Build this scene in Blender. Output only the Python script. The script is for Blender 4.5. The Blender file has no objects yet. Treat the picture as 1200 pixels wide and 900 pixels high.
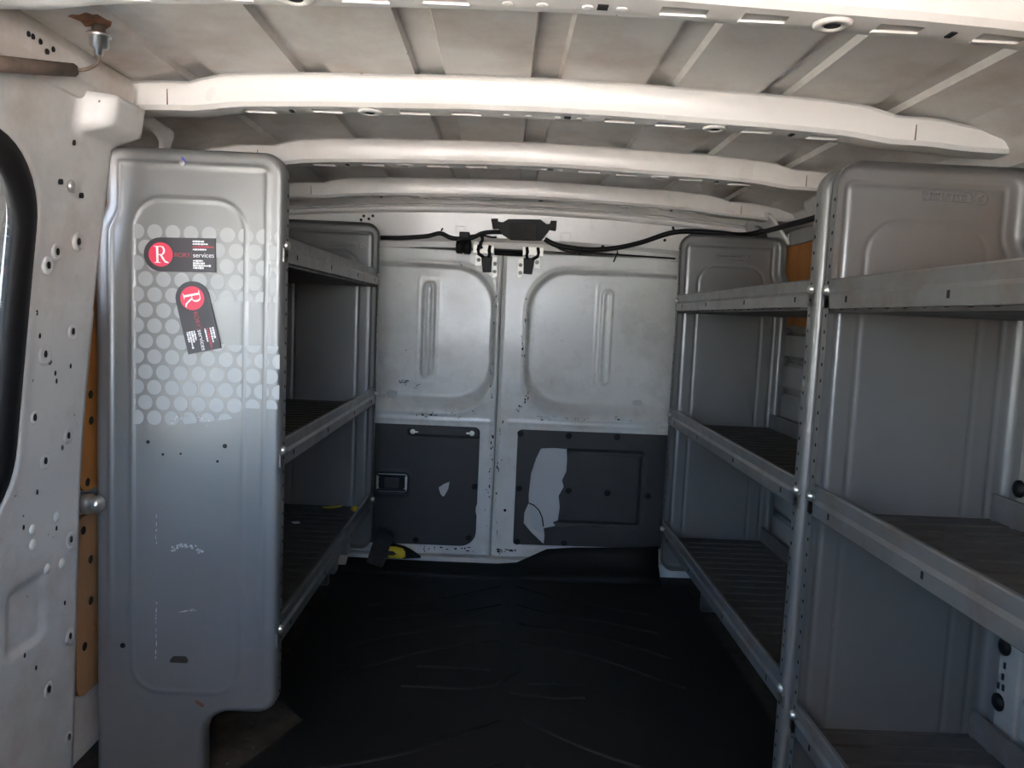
import bpy, bmesh, math, random
import numpy as np
from mathutils import Vector, Matrix
random.seed(7)
S = bpy.context.scene
C = S.collection

# ------------------------------------------------------------------ camera
CAM = (-0.063, 0.0, 1.0)
PITCH, ROLL, YAW, FPX = 0.0884, 0.0439, 0.0145, 896.0
cd = bpy.data.cameras.new('camera'); cam = bpy.data.objects.new('camera', cd); C.objects.link(cam)
cd.sensor_width = 36.0; cd.lens = FPX / 1200 * 36.0; cd.clip_start = 0.02
_f = Vector((math.sin(YAW)*math.cos(PITCH), math.cos(YAW)*math.cos(PITCH), -math.sin(PITCH)))
_r0 = Vector((math.cos(YAW), -math.sin(YAW), 0)); _u0 = _r0.cross(_f)
_r = math.cos(ROLL)*_r0 + math.sin(ROLL)*_u0; _u = -math.sin(ROLL)*_r0 + math.cos(ROLL)*_u0
cam.matrix_world = Matrix(((_r.x, _u.x, -_f.x, CAM[0]), (_r.y, _u.y, -_f.y, CAM[1]), (_r.z, _u.z, -_f.z, CAM[2]), (0, 0, 0, 1)))
S.camera = cam

# ------------------------------------------------------------------ world, sun, exposure
W = bpy.data.worlds.new('sky'); S.world = W; W.use_nodes = True
wn, wl = W.node_tree.nodes, W.node_tree.links
bg = wn['Background']
tc = wn.new('ShaderNodeTexCoord'); sx = wn.new('ShaderNodeSeparateXYZ'); rp = wn.new('ShaderNodeValToRGB')
wl.new(tc.outputs['Generated'], sx.inputs[0]); wl.new(sx.outputs['Z'], rp.inputs[0])
el = rp.color_ramp.elements                      # clear sky: paler at the horizon, deeper blue overhead
el[0].position = 0.0; el[0].color = (0.58, 0.60, 0.62, 1)
el[1].position = 1.0; el[1].color = (0.10, 0.26, 0.62, 1)
e_ = el.new(0.26); e_.color = (0.24, 0.46, 0.80, 1)
wl.new(rp.outputs[0], bg.inputs[0]); bg.inputs[1].default_value = 3.0
sl = bpy.data.lights.new('sun_offscreen', 'SUN'); sl.energy = 19.0; sl.angle = 0.01; sl.color = (1.0, 0.94, 0.87)
sun = bpy.data.objects.new('sun_offscreen', sl); C.objects.link(sun); sun.location = (3, -3, 8)
sun.rotation_euler = Vector((-0.45, 0.30, -1.0)).to_track_quat('-Z', 'Y').to_euler()
S.view_settings.view_transform = 'Standard'; S.view_settings.look = 'None'; S.view_settings.gamma = 1.0
S.view_settings.use_curve_mapping = False
S.view_settings.exposure = 3.15
S.cycles.use_denoising = True
S.cycles.max_bounces = 12; S.cycles.diffuse_bounces = 8; S.cycles.glossy_bounces = 6
S.cycles.sample_clamp_indirect = 10.0

# ------------------------------------------------------------------ materials
def nd(t, k): return t.nodes.new(k)
def mat(name, col, rough=0.5, metal=0.0, var=0.0, vscale=6.0, dirt=None, dirt_amt=0.0, dirt_scale=3.0, chips=None, chip_scale=40.0,
        chip_lo=0.70, bump=0.0, bscale=120.0, stretch=(1, 1, 1), spec=0.5, coat=0.0, rvar=0.0):
    m = bpy.data.materials.new(name); m.use_nodes = True; t = m.node_tree; b = t.nodes['Principled BSDF']
    b.inputs['Roughness'].default_value = rough; b.inputs['Metallic'].default_value = metal
    b.inputs['Specular IOR Level'].default_value = spec; b.inputs['Coat Weight'].default_value = coat
    b.inputs['Coat Roughness'].default_value = 0.15
    b.inputs['Base Color'].default_value = (*col, 1)
    tx = nd(t, 'ShaderNodeTexCoord'); mp = nd(t, 'ShaderNodeMapping'); mp.inputs['Scale'].default_value = stretch
    t.links.new(tx.outputs['Object'], mp.inputs[0])
    cur = None
    def noise(scale, detail=4, rgh=0.6):
        n = nd(t, 'ShaderNodeTexNoise'); n.inputs['Scale'].default_value = scale; n.inputs['Detail'].default_value = detail
        n.inputs['Roughness'].default_value = rgh; t.links.new(mp.outputs[0], n.inputs['Vector']); return n
    def mixc(fac, a, c2):
        x = nd(t, 'ShaderNodeMix'); x.data_type = 'RGBA'; t.links.new(fac, x.inputs[0])
        if isinstance(a, tuple): x.inputs[6].default_value = (*a, 1)
        else: t.links.new(a, x.inputs[6])
        if isinstance(c2, tuple): x.inputs[7].default_value = (*c2, 1)
        else: t.links.new(c2, x.inputs[7])
        return x.outputs[2]
    def ramp(src, lo, hi):
        r = nd(t, 'ShaderNodeMapRange'); r.inputs[1].default_value = lo; r.inputs[2].default_value = hi; r.clamp = True
        t.links.new(src, r.inputs[0]); return r.outputs[0]
    cur = col
    if var > 0:
        n = noise(vscale)
        cur = mixc(ramp(n.outputs[0], 0.3, 0.7), tuple(c*(1-var) for c in col), tuple(min(1, c*(1+var)) for c in col))
    if dirt:
        n = noise(dirt_scale, 6, 0.65); r = ramp(n.outputs[0], 0.47, 0.70)
        ml = nd(t, 'ShaderNodeMath'); ml.operation = 'MULTIPLY'; ml.inputs[1].default_value = dirt_amt; t.links.new(r, ml.inputs[0])
        cur = mixc(ml.outputs[0], cur, dirt)
    if chips:
        n = noise(chip_scale, 3, 0.55); r = ramp(n.outputs[0], chip_lo, chip_lo+0.02)
        cur = mixc(r, cur, chips)
    if not isinstance(cur, tuple): t.links.new(cur, b.inputs['Base Color'])
    if rvar > 0:
        n = noise(vscale*2.3, 5); r = nd(t, 'ShaderNodeMapRange'); r.inputs[1].default_value = 0.3; r.inputs[2].default_value = 0.7
        r.inputs[3].default_value = rough-rvar; r.inputs[4].default_value = rough+rvar
        t.links.new(n.outputs[0], r.inputs[0]); t.links.new(r.outputs[0], b.inputs['Roughness'])
    if bump > 0:
        n = noise(bscale, 3); bp = nd(t, 'ShaderNodeBump'); bp.inputs['Strength'].default_value = bump; bp.inputs['Distance'].default_value = 0.01
        t.links.new(n.outputs[0], bp.inputs['Height']); t.links.new(bp.outputs[0], b.inputs['Normal'])
    return m

M = {}
M['white'] = mat('white_body_paint', (0.66, 0.64, 0.60), 0.32, 0, 0.04, 3, (0.36, 0.27, 0.19), 0.35, 2.2, (0.05, 0.04, 0.035), 34, 0.755, 0.02, 9, coat=0.3, rvar=0.06)
M['roof'] = mat('roof_skin_paint', (0.64, 0.615, 0.575), 0.40, 0, 0.05, 3, (0.36, 0.25, 0.17), 0.6, 3.2, (0.06, 0.05, 0.04), 26, 0.77, 0.02, 8, rvar=0.08)
M['door'] = mat('rear_door_paint', (0.68, 0.68, 0.645), 0.30, 0, 0.05, 4, (0.33, 0.27, 0.19), 0.4, 3.0, (0.05, 0.045, 0.04), 30, 0.735, 0.03, 7, coat=0.3, rvar=0.08)
M['pillar'] = mat('pillar_paint', (0.62, 0.605, 0.58), 0.38, 0, 0.05, 4, (0.30, 0.22, 0.15), 0.45, 5.0, (0.06, 0.045, 0.035), 30, 0.715, 0.02, 9, rvar=0.06)
M['steel'] = mat('shelf_steel', (0.205, 0.205, 0.20), 0.38, 0.50, 0.07, 3, (0.20, 0.18, 0.15), 0.4, 2.2, (0.62, 0.62, 0.62), 60, 0.775, 0.015, 40, rvar=0.08)
M['lip'] = mat('shelf_lip_steel', (0.21, 0.213, 0.21), 0.38, 0.55, 0.08, 9, (0.16, 0.10, 0.06), 0.6, 7, (0.09, 0.05, 0.03), 45, 0.74, rvar=0.08)
M['tray'] = mat('shelf_tray_steel', (0.085, 0.08, 0.075), 0.55, 0.35, 0.15, 8, (0.06, 0.045, 0.035), 0.8, 5, (0.30, 0.28, 0.25), 60, 0.74, rvar=0.1)
M['dark'] = mat('dark_grey_trim_board', (0.030, 0.0285, 0.027), 0.55, 0, 0.12, 5, (0.05, 0.047, 0.043), 0.5, 6, bump=0.05, bscale=300)
M['black'] = mat('black_plastic', (0.004, 0.004, 0.0045), 0.5, 0, spec=0.25)
M['rubberseal'] = mat('black_rubber_seal', (0.006, 0.0055, 0.006), 0.55, spec=0.2)
M['hole'] = mat('hole_shade_and_chips', (0.006, 0.006, 0.006), 0.9)  # dark fill painted for the unlit insides of uncut holes; also colours paint chips
M['mat'] = mat('black_rubber_mat', (0.0085, 0.008, 0.0078), 0.6, 0, 0.2, 5, (0.014, 0.012, 0.010), 0.6, 4, bump=0.05, bscale=180, spec=0.22)
M['ply'] = mat('orange_plywood', (0.50, 0.20, 0.045), 0.55, 0, 0.14, 3, (0.22, 0.085, 0.02), 0.6, 9, stretch=(1, 1, 0.25))
M['ply2'] = mat('brown_plywood', (0.36, 0.19, 0.085), 0.6, 0, 0.14, 3, (0.16, 0.08, 0.03), 0.6, 9, stretch=(1, 1, 0.25))
M['board'] = mat('dirty_floor_board', (0.055, 0.044, 0.033), 0.85, 0, 0.3, 14, (0.018, 0.014, 0.011), 0.9, 10, (0.16, 0.12, 0.08), 55, 0.70, spec=0.2)
M['bolt'] = mat('zinc_bolt', (0.62, 0.61, 0.58), 0.28, 0.9)
M['zinc'] = mat('cream_zinc_plate', (0.86, 0.84, 0.76), 0.4, 0.2)
M['wallmetal'] = mat('right_wall_metal', (0.34, 0.335, 0.315), 0.5, 0.1, 0.08, 5, (0.16, 0.12, 0.09), 0.6, 4, rvar=0.06)
M['sblack'] = mat('sticker_black', (0.028, 0.022, 0.027), 0.42)
M['sred'] = mat('sticker_red', (0.72, 0.035, 0.085), 0.42)
M['swhite'] = mat('sticker_white', (0.85, 0.84, 0.84), 0.45)
M['stext'] = mat('sticker_red_text', (0.42, 0.03, 0.05), 0.45)
M['dot'] = mat('frosted_vinyl', (0.34, 0.345, 0.34), 0.5, 0.3)
M['scuff'] = mat('scuff_marks', (0.55, 0.55, 0.54), 0.6, 0, 0.3, 90, (0.1, 0.09, 0.08), 0.9, 60)
M['yellow'] = mat('yellow_plastic', (0.72, 0.53, 0.02), 0.4)
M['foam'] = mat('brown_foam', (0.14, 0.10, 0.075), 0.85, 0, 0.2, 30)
M['bristle'] = mat('dark_tread', (0.022, 0.019, 0.016), 0.75, 0, 0.3, 60)
M['flap'] = mat('torn_board_face', (0.55, 0.54, 0.51), 0.6)
M['skin'] = mat('outer_door_skin', (0.50, 0.50, 0.49), 0.4)
M['ground'] = mat('sunlit_concrete', (0.50, 0.435, 0.37), 0.9, 0, 0.1, 0.6)
M['blue'] = mat('blue_ink', (0.05, 0.06, 0.35), 0.5)
M['rust'] = mat('rust_stain', (0.22, 0.10, 0.05), 0.8, 0, 0.4, 50)
g = bpy.data.materials.new('window_glass'); g.use_nodes = True
gb = g.node_tree.nodes['Principled BSDF']; gt = g.node_tree
tr = gt.nodes.new('ShaderNodeBsdfTransparent'); tr.inputs[0].default_value = (0.55, 0.57, 0.56, 1)
mx = gt.nodes.new('ShaderNodeMixShader'); mx.inputs[0].default_value = 0.10
gl = gt.nodes.new('ShaderNodeBsdfGlossy'); gl.inputs['Roughness'].default_value = 0.02
gt.links.new(tr.outputs[0], mx.inputs[1]); gt.links.new(gl.outputs[0], mx.inputs[2]); gt.links.new(mx.outputs[0], gt.nodes['Material Output'].inputs[0])
M['glass'] = g

# ------------------------------------------------------------------ builders
class MB:
    def __init__(s): s.v = []; s.f = []; s.sm = []
    def add(s, vs, fs, smooth=False):
        o = len(s.v); s.v += [tuple(map(float, p)) for p in vs]; s.f += [tuple(i+o for i in q) for q in fs]; s.sm += [smooth]*len(fs); return s
    def box(s, x0, x1, y0, y1, z0, z1):
        return s.add([(x0, y0, z0), (x1, y0, z0), (x1, y1, z0), (x0, y1, z0), (x0, y0, z1), (x1, y0, z1), (x1, y1, z1), (x0, y1, z1)],
                     [(0, 3, 2, 1), (4, 5, 6, 7), (0, 1, 5, 4), (1, 2, 6, 5), (2, 3, 7, 6), (3, 0, 4, 7)])
    def prism(s, poly, fn, t0, t1, smooth=False):
        # poly of 2-D points; fn(p, q, t) -> xyz ; caps + sides
        n = len(poly)
        a = [fn(p, q, t0) for p, q in poly]; b = [fn(p, q, t1) for p, q in poly]
        s.add(a+b, [tuple(range(n-1, -1, -1)), tuple(range(n, 2*n))])
        return s.add(a+b, [(i, (i+1) % n, n+(i+1) % n, n+i) for i in range(n)], smooth)
    def sweep(s, rings, closed=True, caps=True, smooth=False):
        n = len(rings[0]); vs = [p for r in rings for p in r]; fs = []
        for k in range(len(rings)-1):
            for i in range(n if closed else n-1):
                j = (i+1) % n; fs.append((k*n+i, k*n+j, (k+1)*n+j, (k+1)*n+i))
        if caps and closed:
            fs += [tuple(range(n-1, -1, -1)), tuple(range((len(rings)-1)*n, len(rings)*n))]
        return s.add(vs, fs, smooth)
    def tube(s, pts, r, seg=8):
        P = [Vector(p) for p in pts]; rings = []
        for i, p in enumerate(P):
            d = (P[min(i+1, len(P)-1)]-P[max(i-1, 0)]).normalized()
            a = d.cross(Vector((0, 0, 1)))
            if a.length < 0.05: a = d.cross(Vector((0, 1, 0)))
            a.normalize(); b = a.cross(d)
            rr = r[i] if isinstance(r, (list, tuple)) else r
            rings.append([p+rr*(math.cos(2*math.pi*k/seg)*a+math.sin(2*math.pi*k/seg)*b) for k in range(seg)])
        return s.sweep(rings, True, True, True)
    def lathe(s, c, axis, prof, seg=14):
        # prof: (radius, distance along axis)
        ax = Vector(axis).normalized(); a = ax.cross(Vector((0.3, 0.2, 0.9))).normalized(); b = ax.cross(a)
        rings = [[Vector(c)+ax*h+r*(math.cos(2*math.pi*k/seg)*a+math.sin(2*math.pi*k/seg)*b) for k in range(seg)] for r, h in prof]
        return s.sweep(rings, True, True, len(prof) > 3)
    def mesh(s, name):
        me = bpy.data.meshes.new(name); me.from_pydata(s.v, [], s.f); me.update()
        me.polygons.foreach_set('use_smooth', s.sm); return me

def obj(name, data, m, parent=None, loc=None, bevel=0.0):
    if isinstance(data, MB): data = data.mesh(name)
    o = bpy.data.objects.new(name, data); C.objects.link(o)
    if m and not data.materials: data.materials.append(M[m])
    if loc: o.location = loc
    if parent: o.parent = parent
    if bevel:
        b = o.modifiers.new('bevel', 'BEVEL'); b.width = bevel; b.segments = 2; b.limit_method = 'ANGLE'
    return o
def tag(o, label, cat=None, group=None, kind=None):
    o['label'] = label
    if cat: o['category'] = cat
    if group: o['group'] = group
    if kind: o['kind'] = kind
    return o
def empty(name, loc=(0, 0, 0)):
    o = bpy.data.objects.new(name, None); C.objects.link(o); o.location = loc; o.empty_display_size = 0.05; return o

def fillet(pts, seg=7):
    # pts: (x, y, radius) -> polyline with rounded corners
    out = []; n = len(pts)
    for i in range(n):
        p = Vector(pts[i][:2]); r = pts[i][2] if len(pts[i]) > 2 else 0
        a = Vector(pts[i-1][:2])-p; b = Vector(pts[(i+1) % n][:2])-p
        if r <= 0: out.append(tuple(p)); continue
        an = a.angle(b); d = min(r/math.tan(an/2), a.length*0.49, b.length*0.49); r2 = d*math.tan(an/2)
        a.normalize(); b.normalize(); c = p+(a+b).normalized()*(r2/math.sin(an/2))
        s0 = p+a*d-c; s1 = p+b*d-c; t0 = math.atan2(s0.y, s0.x); t1 = math.atan2(s1.y, s1.x)
        dt = (t1-t0+math.pi) % (2*math.pi)-math.pi
        for k in range(seg+1): th = t0+dt*k/seg; out.append((c.x+r2*math.cos(th), c.y+r2*math.sin(th)))
    return out
def poly_sdf(poly):
    P = np.array([p[:2] for p in poly]); Q = np.roll(P, -1, 0)
    def f(U, V):
        d2 = np.full(U.shape, 1e9); ins = np.zeros(U.shape, bool)
        for (ax, ay), (bx, by) in zip(P, Q):
            ex, ey = bx-ax, by-ay; L = ex*ex+ey*ey
            if L < 1e-14: continue
            t = np.clip(((U-ax)*ex+(V-ay)*ey)/L, 0, 1)
            d2 = np.minimum(d2, (U-ax-t*ex)**2+(V-ay-t*ey)**2)
            cr = ((ay > V) != (by > V)) & (U < (bx-ax)*(V-ay)/((by-ay) if abs(by-ay) > 1e-12 else 1e-12)+ax)
            ins ^= cr
        return np.where(ins, -1, 1)*np.sqrt(d2)
    return f
def rbox(cx, cy, hx, hy, r):
    def f(U, V):
        qx = np.abs(U-cx)-(hx-r); qy = np.abs(V-cy)-(hy-r)
        return np.hypot(np.maximum(qx, 0), np.maximum(qy, 0))+np.minimum(np.maximum(qx, qy), 0)-r
    return f
def sstep(t): t = np.clip(t, 0, 1); return t*t*(3-2*t)
def bead(D, at, w, h): return h*np.exp(-((D-at)/w)**2)

def sheet(name, sdf, bounds, step, hf, mapf, flange=0.0):
    # pressed sheet metal: a height field inside an outline, its rim turned back by `flange`
    u0, u1, v0, v1 = bounds; nu = int(round((u1-u0)/step))+1; nv = int(round((v1-v0)/step))+1
    us = np.linspace(u0, u1, nu); vs = np.linspace(v0, v1, nv); U, V = np.meshgrid(us, vs, indexing='ij')
    cu = (us[:-1]+us[1:])/2; cv = (vs[:-1]+vs[1:])/2; CU, CV = np.meshgrid(cu, cv, indexing='ij')
    keep = sdf(CU, CV) < 0
    cnt = np.zeros(U.shape, int)
    for a in (0, 1):
        for b in (0, 1): cnt[a:nu-1+a, b:nv-1+b] += keep
    rim = (cnt > 0) & (cnt < 4)
    u = U[rim]; v = V[rim]; e = 1e-4
    for _ in range(3):
        d = sdf(u, v); gx = (sdf(u+e, v)-sdf(u-e, v))/(2*e); gy = (sdf(u, v+e)-sdf(u, v-e))/(2*e)
        n = np.maximum(np.hypot(gx, gy), 0.3); u = u-d*gx/n**2; v = v-d*gy/n**2
    U[rim] = u; V[rim] = v
    H = hf(U, V)
    idx = -np.ones(U.shape, int); used = cnt > 0; idx[used] = np.arange(used.sum())
    X = np.stack(mapf(U[used], V[used], H[used]), -1)
    I, J = np.nonzero(keep)
    F = np.stack([idx[I, J], idx[I+1, J], idx[I+1, J+1], idx[I, J+1]], -1)
    verts = X; faces = F
    if flange > 0:
        E = {}
        for q in F.tolist():
            for k in range(4):
                a, b = q[k], q[(k+1) % 4]
                if (b, a) in E: del E[(b, a)]
                else: E[(a, b)] = 1
        bv = sorted({i for ab in E for i in ab}); pos = {i: k for k, i in enumerate(bv)}
        Uf, Vf, Hf = U[used][bv], V[used][bv], H[used][bv]
        r1 = np.stack(mapf(Uf, Vf, Hf-0.004), -1); r2 = np.stack(mapf(Uf, Vf, np.minimum(Hf-0.005, Hf*0-flange)), -1)
        n0 = len(verts); m_ = len(bv); verts = np.concatenate([verts, r1, r2])
        ff = []
        for a, b in E:
            pa, pb = pos[a], pos[b]
            ff.append((b, a, n0+pa, n0+pb)); ff.append((n0+pb, n0+pa, n0+m_+pa, n0+m_+pb))
        faces = np.concatenate([faces, np.array(ff)])
    me = bpy.data.meshes.new(name); nf = len(faces)
    me.vertices.add(len(verts)); me.vertices.foreach_set('co', verts.astype(np.float32).ravel())
    me.loops.add(nf*4); me.loops.foreach_set('vertex_index', faces.astype(np.int32).ravel())
    me.polygons.add(nf); me.polygons.foreach_set('loop_start', np.arange(0, nf*4, 4, dtype=np.int32))
    me.update(calc_edges=True); me.validate()
    me.polygons.foreach_set('use_smooth', np.ones(len(me.polygons), bool)); me.update()
    return me

def text_mesh(txt, size, fn, name):
    cu = bpy.data.curves.new(name, 'FONT'); cu.body = txt; cu.size = size; cu.fill_mode = 'FRONT'
    t = bpy.data.objects.new(name, cu); C.objects.link(t)
    bpy.context.view_layer.update()
    me = bpy.data.meshes.new_from_object(t.evaluated_get(bpy.context.evaluated_depsgraph_get()))
    bpy.data.objects.remove(t); bpy.data.curves.remove(cu)
    for v in me.vertices: v.co = Vector(fn(v.co.x, v.co.y))
    me.materials.clear(); return me

# ------------------------------------------------------------------ setting: floor, ground, cab
DY = 3.05                                   # inner face of the rear doors
gr = obj('ground', MB().box(-30, 30, -30, 30, -0.62, -0.60), 'ground'); tag(gr, 'pale concrete yard around the van', 'ground', kind='structure')
fl = obj('floor', MB().box(-1.0, 1.0, -0.30, 3.13, -0.09, -0.03), 'board'); tag(fl, 'dirty brown board floor of the van', 'floor', kind='structure')
wf = obj('front_light_block', MB().prism([(-.98, -.09), (.98, -.09), (.98, 1.08), (.20, 1.08), (.14, .82), (-.98, .80)], lambda p, q, t: (p, t, q), -0.34, -0.30), 'dark'); tag(wf, 'added unseen dark wall blocking light from the front', 'wall', kind='structure')  # unseen wall added behind the camera, its stepped top shaped to shade the interior

# unseen cab header and closed sides, shaped to block daylight; open at the windscreen
cab = obj('cab_header_block', MB().prism([(-.96, 1.47), (-.96, 1.40), (-1.10, 1.385), (-1.15, 1.385), (-1.00, 1.49)], lambda p, q, t: (t, p, q), -.98, .98), 'wallmetal')
tag(cab, 'added unseen cab header limiting the sky light', 'header', kind='structure')
for s_ in (-1, 1):
    poly = [(-1.45, .10), (-.30, .10), (-.30, 1.40), (-1.10, 1.40), (-1.10, .92), (-1.25, .88), (-1.45, .86)]
    obj('cab_side_block', MB().prism(poly, lambda p, q, t: (s_*t, p, q), .96, 1.0), 'wallmetal', cab)
    obj('cab_side_block', MB().prism([(-1.25, 1.30), (-.30, 1.28), (-.30, 1.47), (-.96, 1.47)], lambda p, q, t: (s_*t, p, q), .96, 1.0), 'wallmetal', cab)

# roof skin with seven raised channels running lengthwise
BT = [(0, .468), (.15, .4665), (.3, .462), (.45, .458), (.56, .453), (.62, .448), (.66, .441), (.70, .429), (.76, .428), (.80, .425), (.84, .417), (.87, .413), (.95, .410)]
BB = [(0, .409), (.15, .4075), (.3, .403), (.45, .399), (.56, .394), (.62, .390), (.66, .384), (.70, .379), (.76, .378), (.80, .376), (.84, .372), (.87, .371), (.95, .370)]
def itp(T, a): return 1+float(np.interp(abs(a), [t[0] for t in T], [t[1] for t in T]))
def roof_z(x):
    a = abs(x)
    return itp(BT, a)+0.0015 if a < 0.62 else 1.4495-0.045*min(1, (a-0.62)/0.33)**1.3
st = []
for k in range(-3, 4):
    c = k*0.227
    st += [(c-0.0305, 0), (c-0.0255, 0.012), (c+0.0255, 0.012), (c+0.0305, 0)]
for x in np.linspace(-0.97, 0.97, 49):
    if min(abs(x-k*0.227) for k in range(-3, 4)) > 0.042: st.append((float(x), 0))
st.sort()
lo = [(x, roof_z(x)+d) for x, d in st]
prof = lo+[(0.97, 1.53), (-0.97, 1.53)]
rf = MB(); rf.prism(prof, lambda p, q, t: (p, t, q), -0.95, 3.13)
ceiling = obj('ceiling', rf, 'roof'); tag(ceiling, 'bare painted roof skin with lengthwise pressed channels', 'ceiling', kind='structure')

SLOTS = [(.157, .058), (.262, .058), (.440, .058), (.575, .058)]
def bow(y0, w=0.072):
    xs = set(np.round(np.linspace(-0.95, 0.95, 77), 4))
    hol = []
    for c, l in SLOTS:
        for s in (-1, 1): hol.append((s*c-l/2, s*c+l/2))
    for a, b in hol: xs |= {round(a, 4), round(b, 4)}
    xs = sorted(xs); keepx = []
    for x in xs:
        if keepx and x-keepx[-1] < 0.004: continue
        keepx.append(x)
    xs = keepx
    m = MB()
    def ring(x):
        t, b = itp(BT, x), itp(BB, x)
        return [(x, y0-0.012, t), (x, y0-0.004, t-0.002), (x, y0, t-0.008), (x, y0+0.002, b+0.008), (x, y0+0.010, b)], [(x, y0+0.026, b-0.001), (x, y0+0.048, b-0.001)], [(x, y0+w-0.004, b), (x, y0+w, b+0.003), (x, y0+w, t-0.006), (x, y0+w+0.010, t)]
    R = [ring(x) for x in xs]
    full = [a+b+c for a, b, c in R]
    n = len(full[0]); vs = [p for r in full for p in r]; fs = []
    for k in range(len(xs)-1):
        xm = (xs[k]+xs[k+1])/2; inside = any(a < xm < b for a, b in hol)
        for i in range(n-1):
            if inside and i == 5: continue            # pierced slot
            fs.append((k*n+i, (k+1)*n+i, (k+1)*n+i+1, k*n+i+1))
    m.add(vs, fs, True)
    return m, hol
for y0 in (-0.68, -0.12, 0.44, 1.0, 1.56, 2.115, 2.69):
    m, hol = bow(y0)
    b = obj('roof_bow', m, 'white', ceiling)
    if y0 >= 1.0:
        es = b.modifiers.new('edge', 'EDGE_SPLIT'); es.split_angle = 0.7
        for a, c in hol:                              # turned-down lip of each slot
            zz = itp(BB, (a+c)/2)
            poly = [(y0+0.047, zz), (y0+0.055, zz), (y0+0.054, zz-0.0022), (y0+0.048, zz-0.0028)]
            obj('slot_lip', MB().prism(poly, lambda p, q, t: (t, p, q), a-0.002, c+0.002), 'white', b)
        for s in (-1, 1):
            zz = itp(BB, 0.36)
            obj('dimple', MB().lathe((s*.352, y0+.038, zz-.001), (0, 0, -1), [(.026, 0), (.022, .004), (.012, .004), (.011, .0)], 16), 'white', b)
            obj('dimple_hole', MB().lathe((s*.352, y0+.038, zz-.003), (0, 0, -1), [(.011, 0), (.011, .0005)], 12), 'hole', b)
            obj('locating_slit', MB().box(s*.51-.004, s*.51+.004, y0+.030, y0+.048, itp(BB, .51)-.003, itp(BB, .51)), 'hole', b)
            for xx in (.03, .075): obj('weld_dimple', MB().lathe((s*xx, y0+.042, itp(BB, 0)), (0, 0, -1), [(.009, 0), (.007, .003), (.002, .004)], 10), 'white', b)
        obj('locating_hole', MB().box(.052-.01, .052+.004, y0+.03, y0+.046, itp(BB, 0)-.003, itp(BB, 0)), 'hole', b)
    # dark strips painted for the shaded gap where the outer pieces meet the bow
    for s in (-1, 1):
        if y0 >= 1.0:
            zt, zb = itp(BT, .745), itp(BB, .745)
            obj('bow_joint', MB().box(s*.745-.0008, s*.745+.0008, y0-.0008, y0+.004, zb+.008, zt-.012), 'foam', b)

# side rails under the roof edge
for s, nm in ((-1, 'trim_1'), (1, 'trim_2')):
    pr = [(.985, 1.28), (.965, 1.28), (.958, 1.35), (.925, 1.395), (.87, 1.412), (.835, 1.424), (.82, 1.434), (.985, 1.45)]
    m = MB().prism([(s*p, q) for p, q in pr], lambda p, q, t: (p, t, q), -0.9, 3.12)
    if s < 0: m.prism([(-.99, 1.34), (-.815, 1.345), (-.805, 1.372), (-.80, 1.405), (-.81, 1.428), (-.99, 1.45)], lambda p, q, t: (p, t, q), -0.9, 1.545)
    o = obj(nm, m, 'roof', bevel=0.006); tag(o, 'painted roof rail along the %s wall' % ('window' if s < 0 else 'plywood lined'), 'rail', kind='structure')
    if s < 0:
        for yy, zz in [(1.21, 1.394), (1.221, 1.394), (1.24, 1.393), (1.274, 1.393), (1.258, 1.384)]: obj('rail_hole', MB().lathe((-.8045, yy, zz), (1, 0, 0), [(.0045, 0), (.0045, .004)], 8), 'hole', o)
    for y0, ca, cb in (((1.56, .10, .030), (2.115, .07, .026)) if s < 0 else ((2.115, .06, .026), (2.69, .06, .026))):   # bow ends: gusset foot with a dark oval opening
        poly = fillet([(y0-.03, 1.29, .02), (y0+.30, 1.29, .03), (y0+.26, 1.385, .05), (y0-.03, 1.395, .02)])
        gs = poly_sdf(poly); yc = y0+.15
        gm = sheet('gusset', lambda U, V: np.maximum(gs(U, V), -(np.hypot((U-yc)/ca, (V-1.342)/cb)-1)*cb), (y0-.03, y0+.30, 1.29, 1.395), .005,
                   lambda U, V: U*0, lambda U, V, H: (s*(.905-H-(V-1.29)*.75), U, V), .012)
        obj('gusset', gm, 'white', o)

# ------------------------------------------------------------------ left wall with pillar and window
def xw(z): return -0.917+0.03*z+0.085*np.maximum(0.0, np.asarray(z, float)-0.6)**1.5
wall_poly = [(-0.30, -.03), (1.515, -.03), (1.515, 1.36), (-0.30, 1.36)]
s_out = poly_sdf(wall_poly)
win = rbox(0.832, 0.925, 0.475, 0.325, 0.14)
def s_wall(U, V): return np.maximum(s_out(U, V), -win(U, V))
DIMP = [(1.435, 1.102, .016), (1.372, 1.078, .014), (1.350, 1.053, .016), (1.447, .936, .016), (1.366, .897, .02), (1.350, .785, .012), (1.462, .735, .016),
        (1.392, .699, .016), (1.487, .523, .017), (1.492, .323, .017), (1.423, .246, .016), (1.497, .108, .014)]
def h_wall(U, V):
    h = np.zeros(U.shape)
    d = win(U, V); h += 0.003*np.exp(-((d-0.008)/0.012)**2)                       # rolled edge of the opening
    h -= 0.0035*sstep((0.004-rbox(1.35, .425, .055, .062, .02)(U, V))/.012)*1.6     # pressed pocket
    h -= 0.003*sstep((-rbox(1.385, 1.196, .062, .033, .02)(U, V))/.008)
    h += 0.0025*sstep((0.978-V)/.004)                                              # lapped lower panel
    
    bx = rbox(1.46, 1.345, .075, .055, .015)(U, V); h += 0.055*sstep((0.006-bx)/.03)   # boss at the foot of the bow
    return h
def m_wall(U, V, H): return xw(V)+H, U, V
wl_me = sheet('wall_left', s_wall, (-0.30, 1.515, -.03, 1.36), 0.0085, h_wall, m_wall, 0.05)
wall_left = obj('wall_left', wl_me, 'pillar'); tag(wall_left, 'white painted side wall and pillar with pressed holes beside the window', 'wall', kind='structure')
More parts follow.
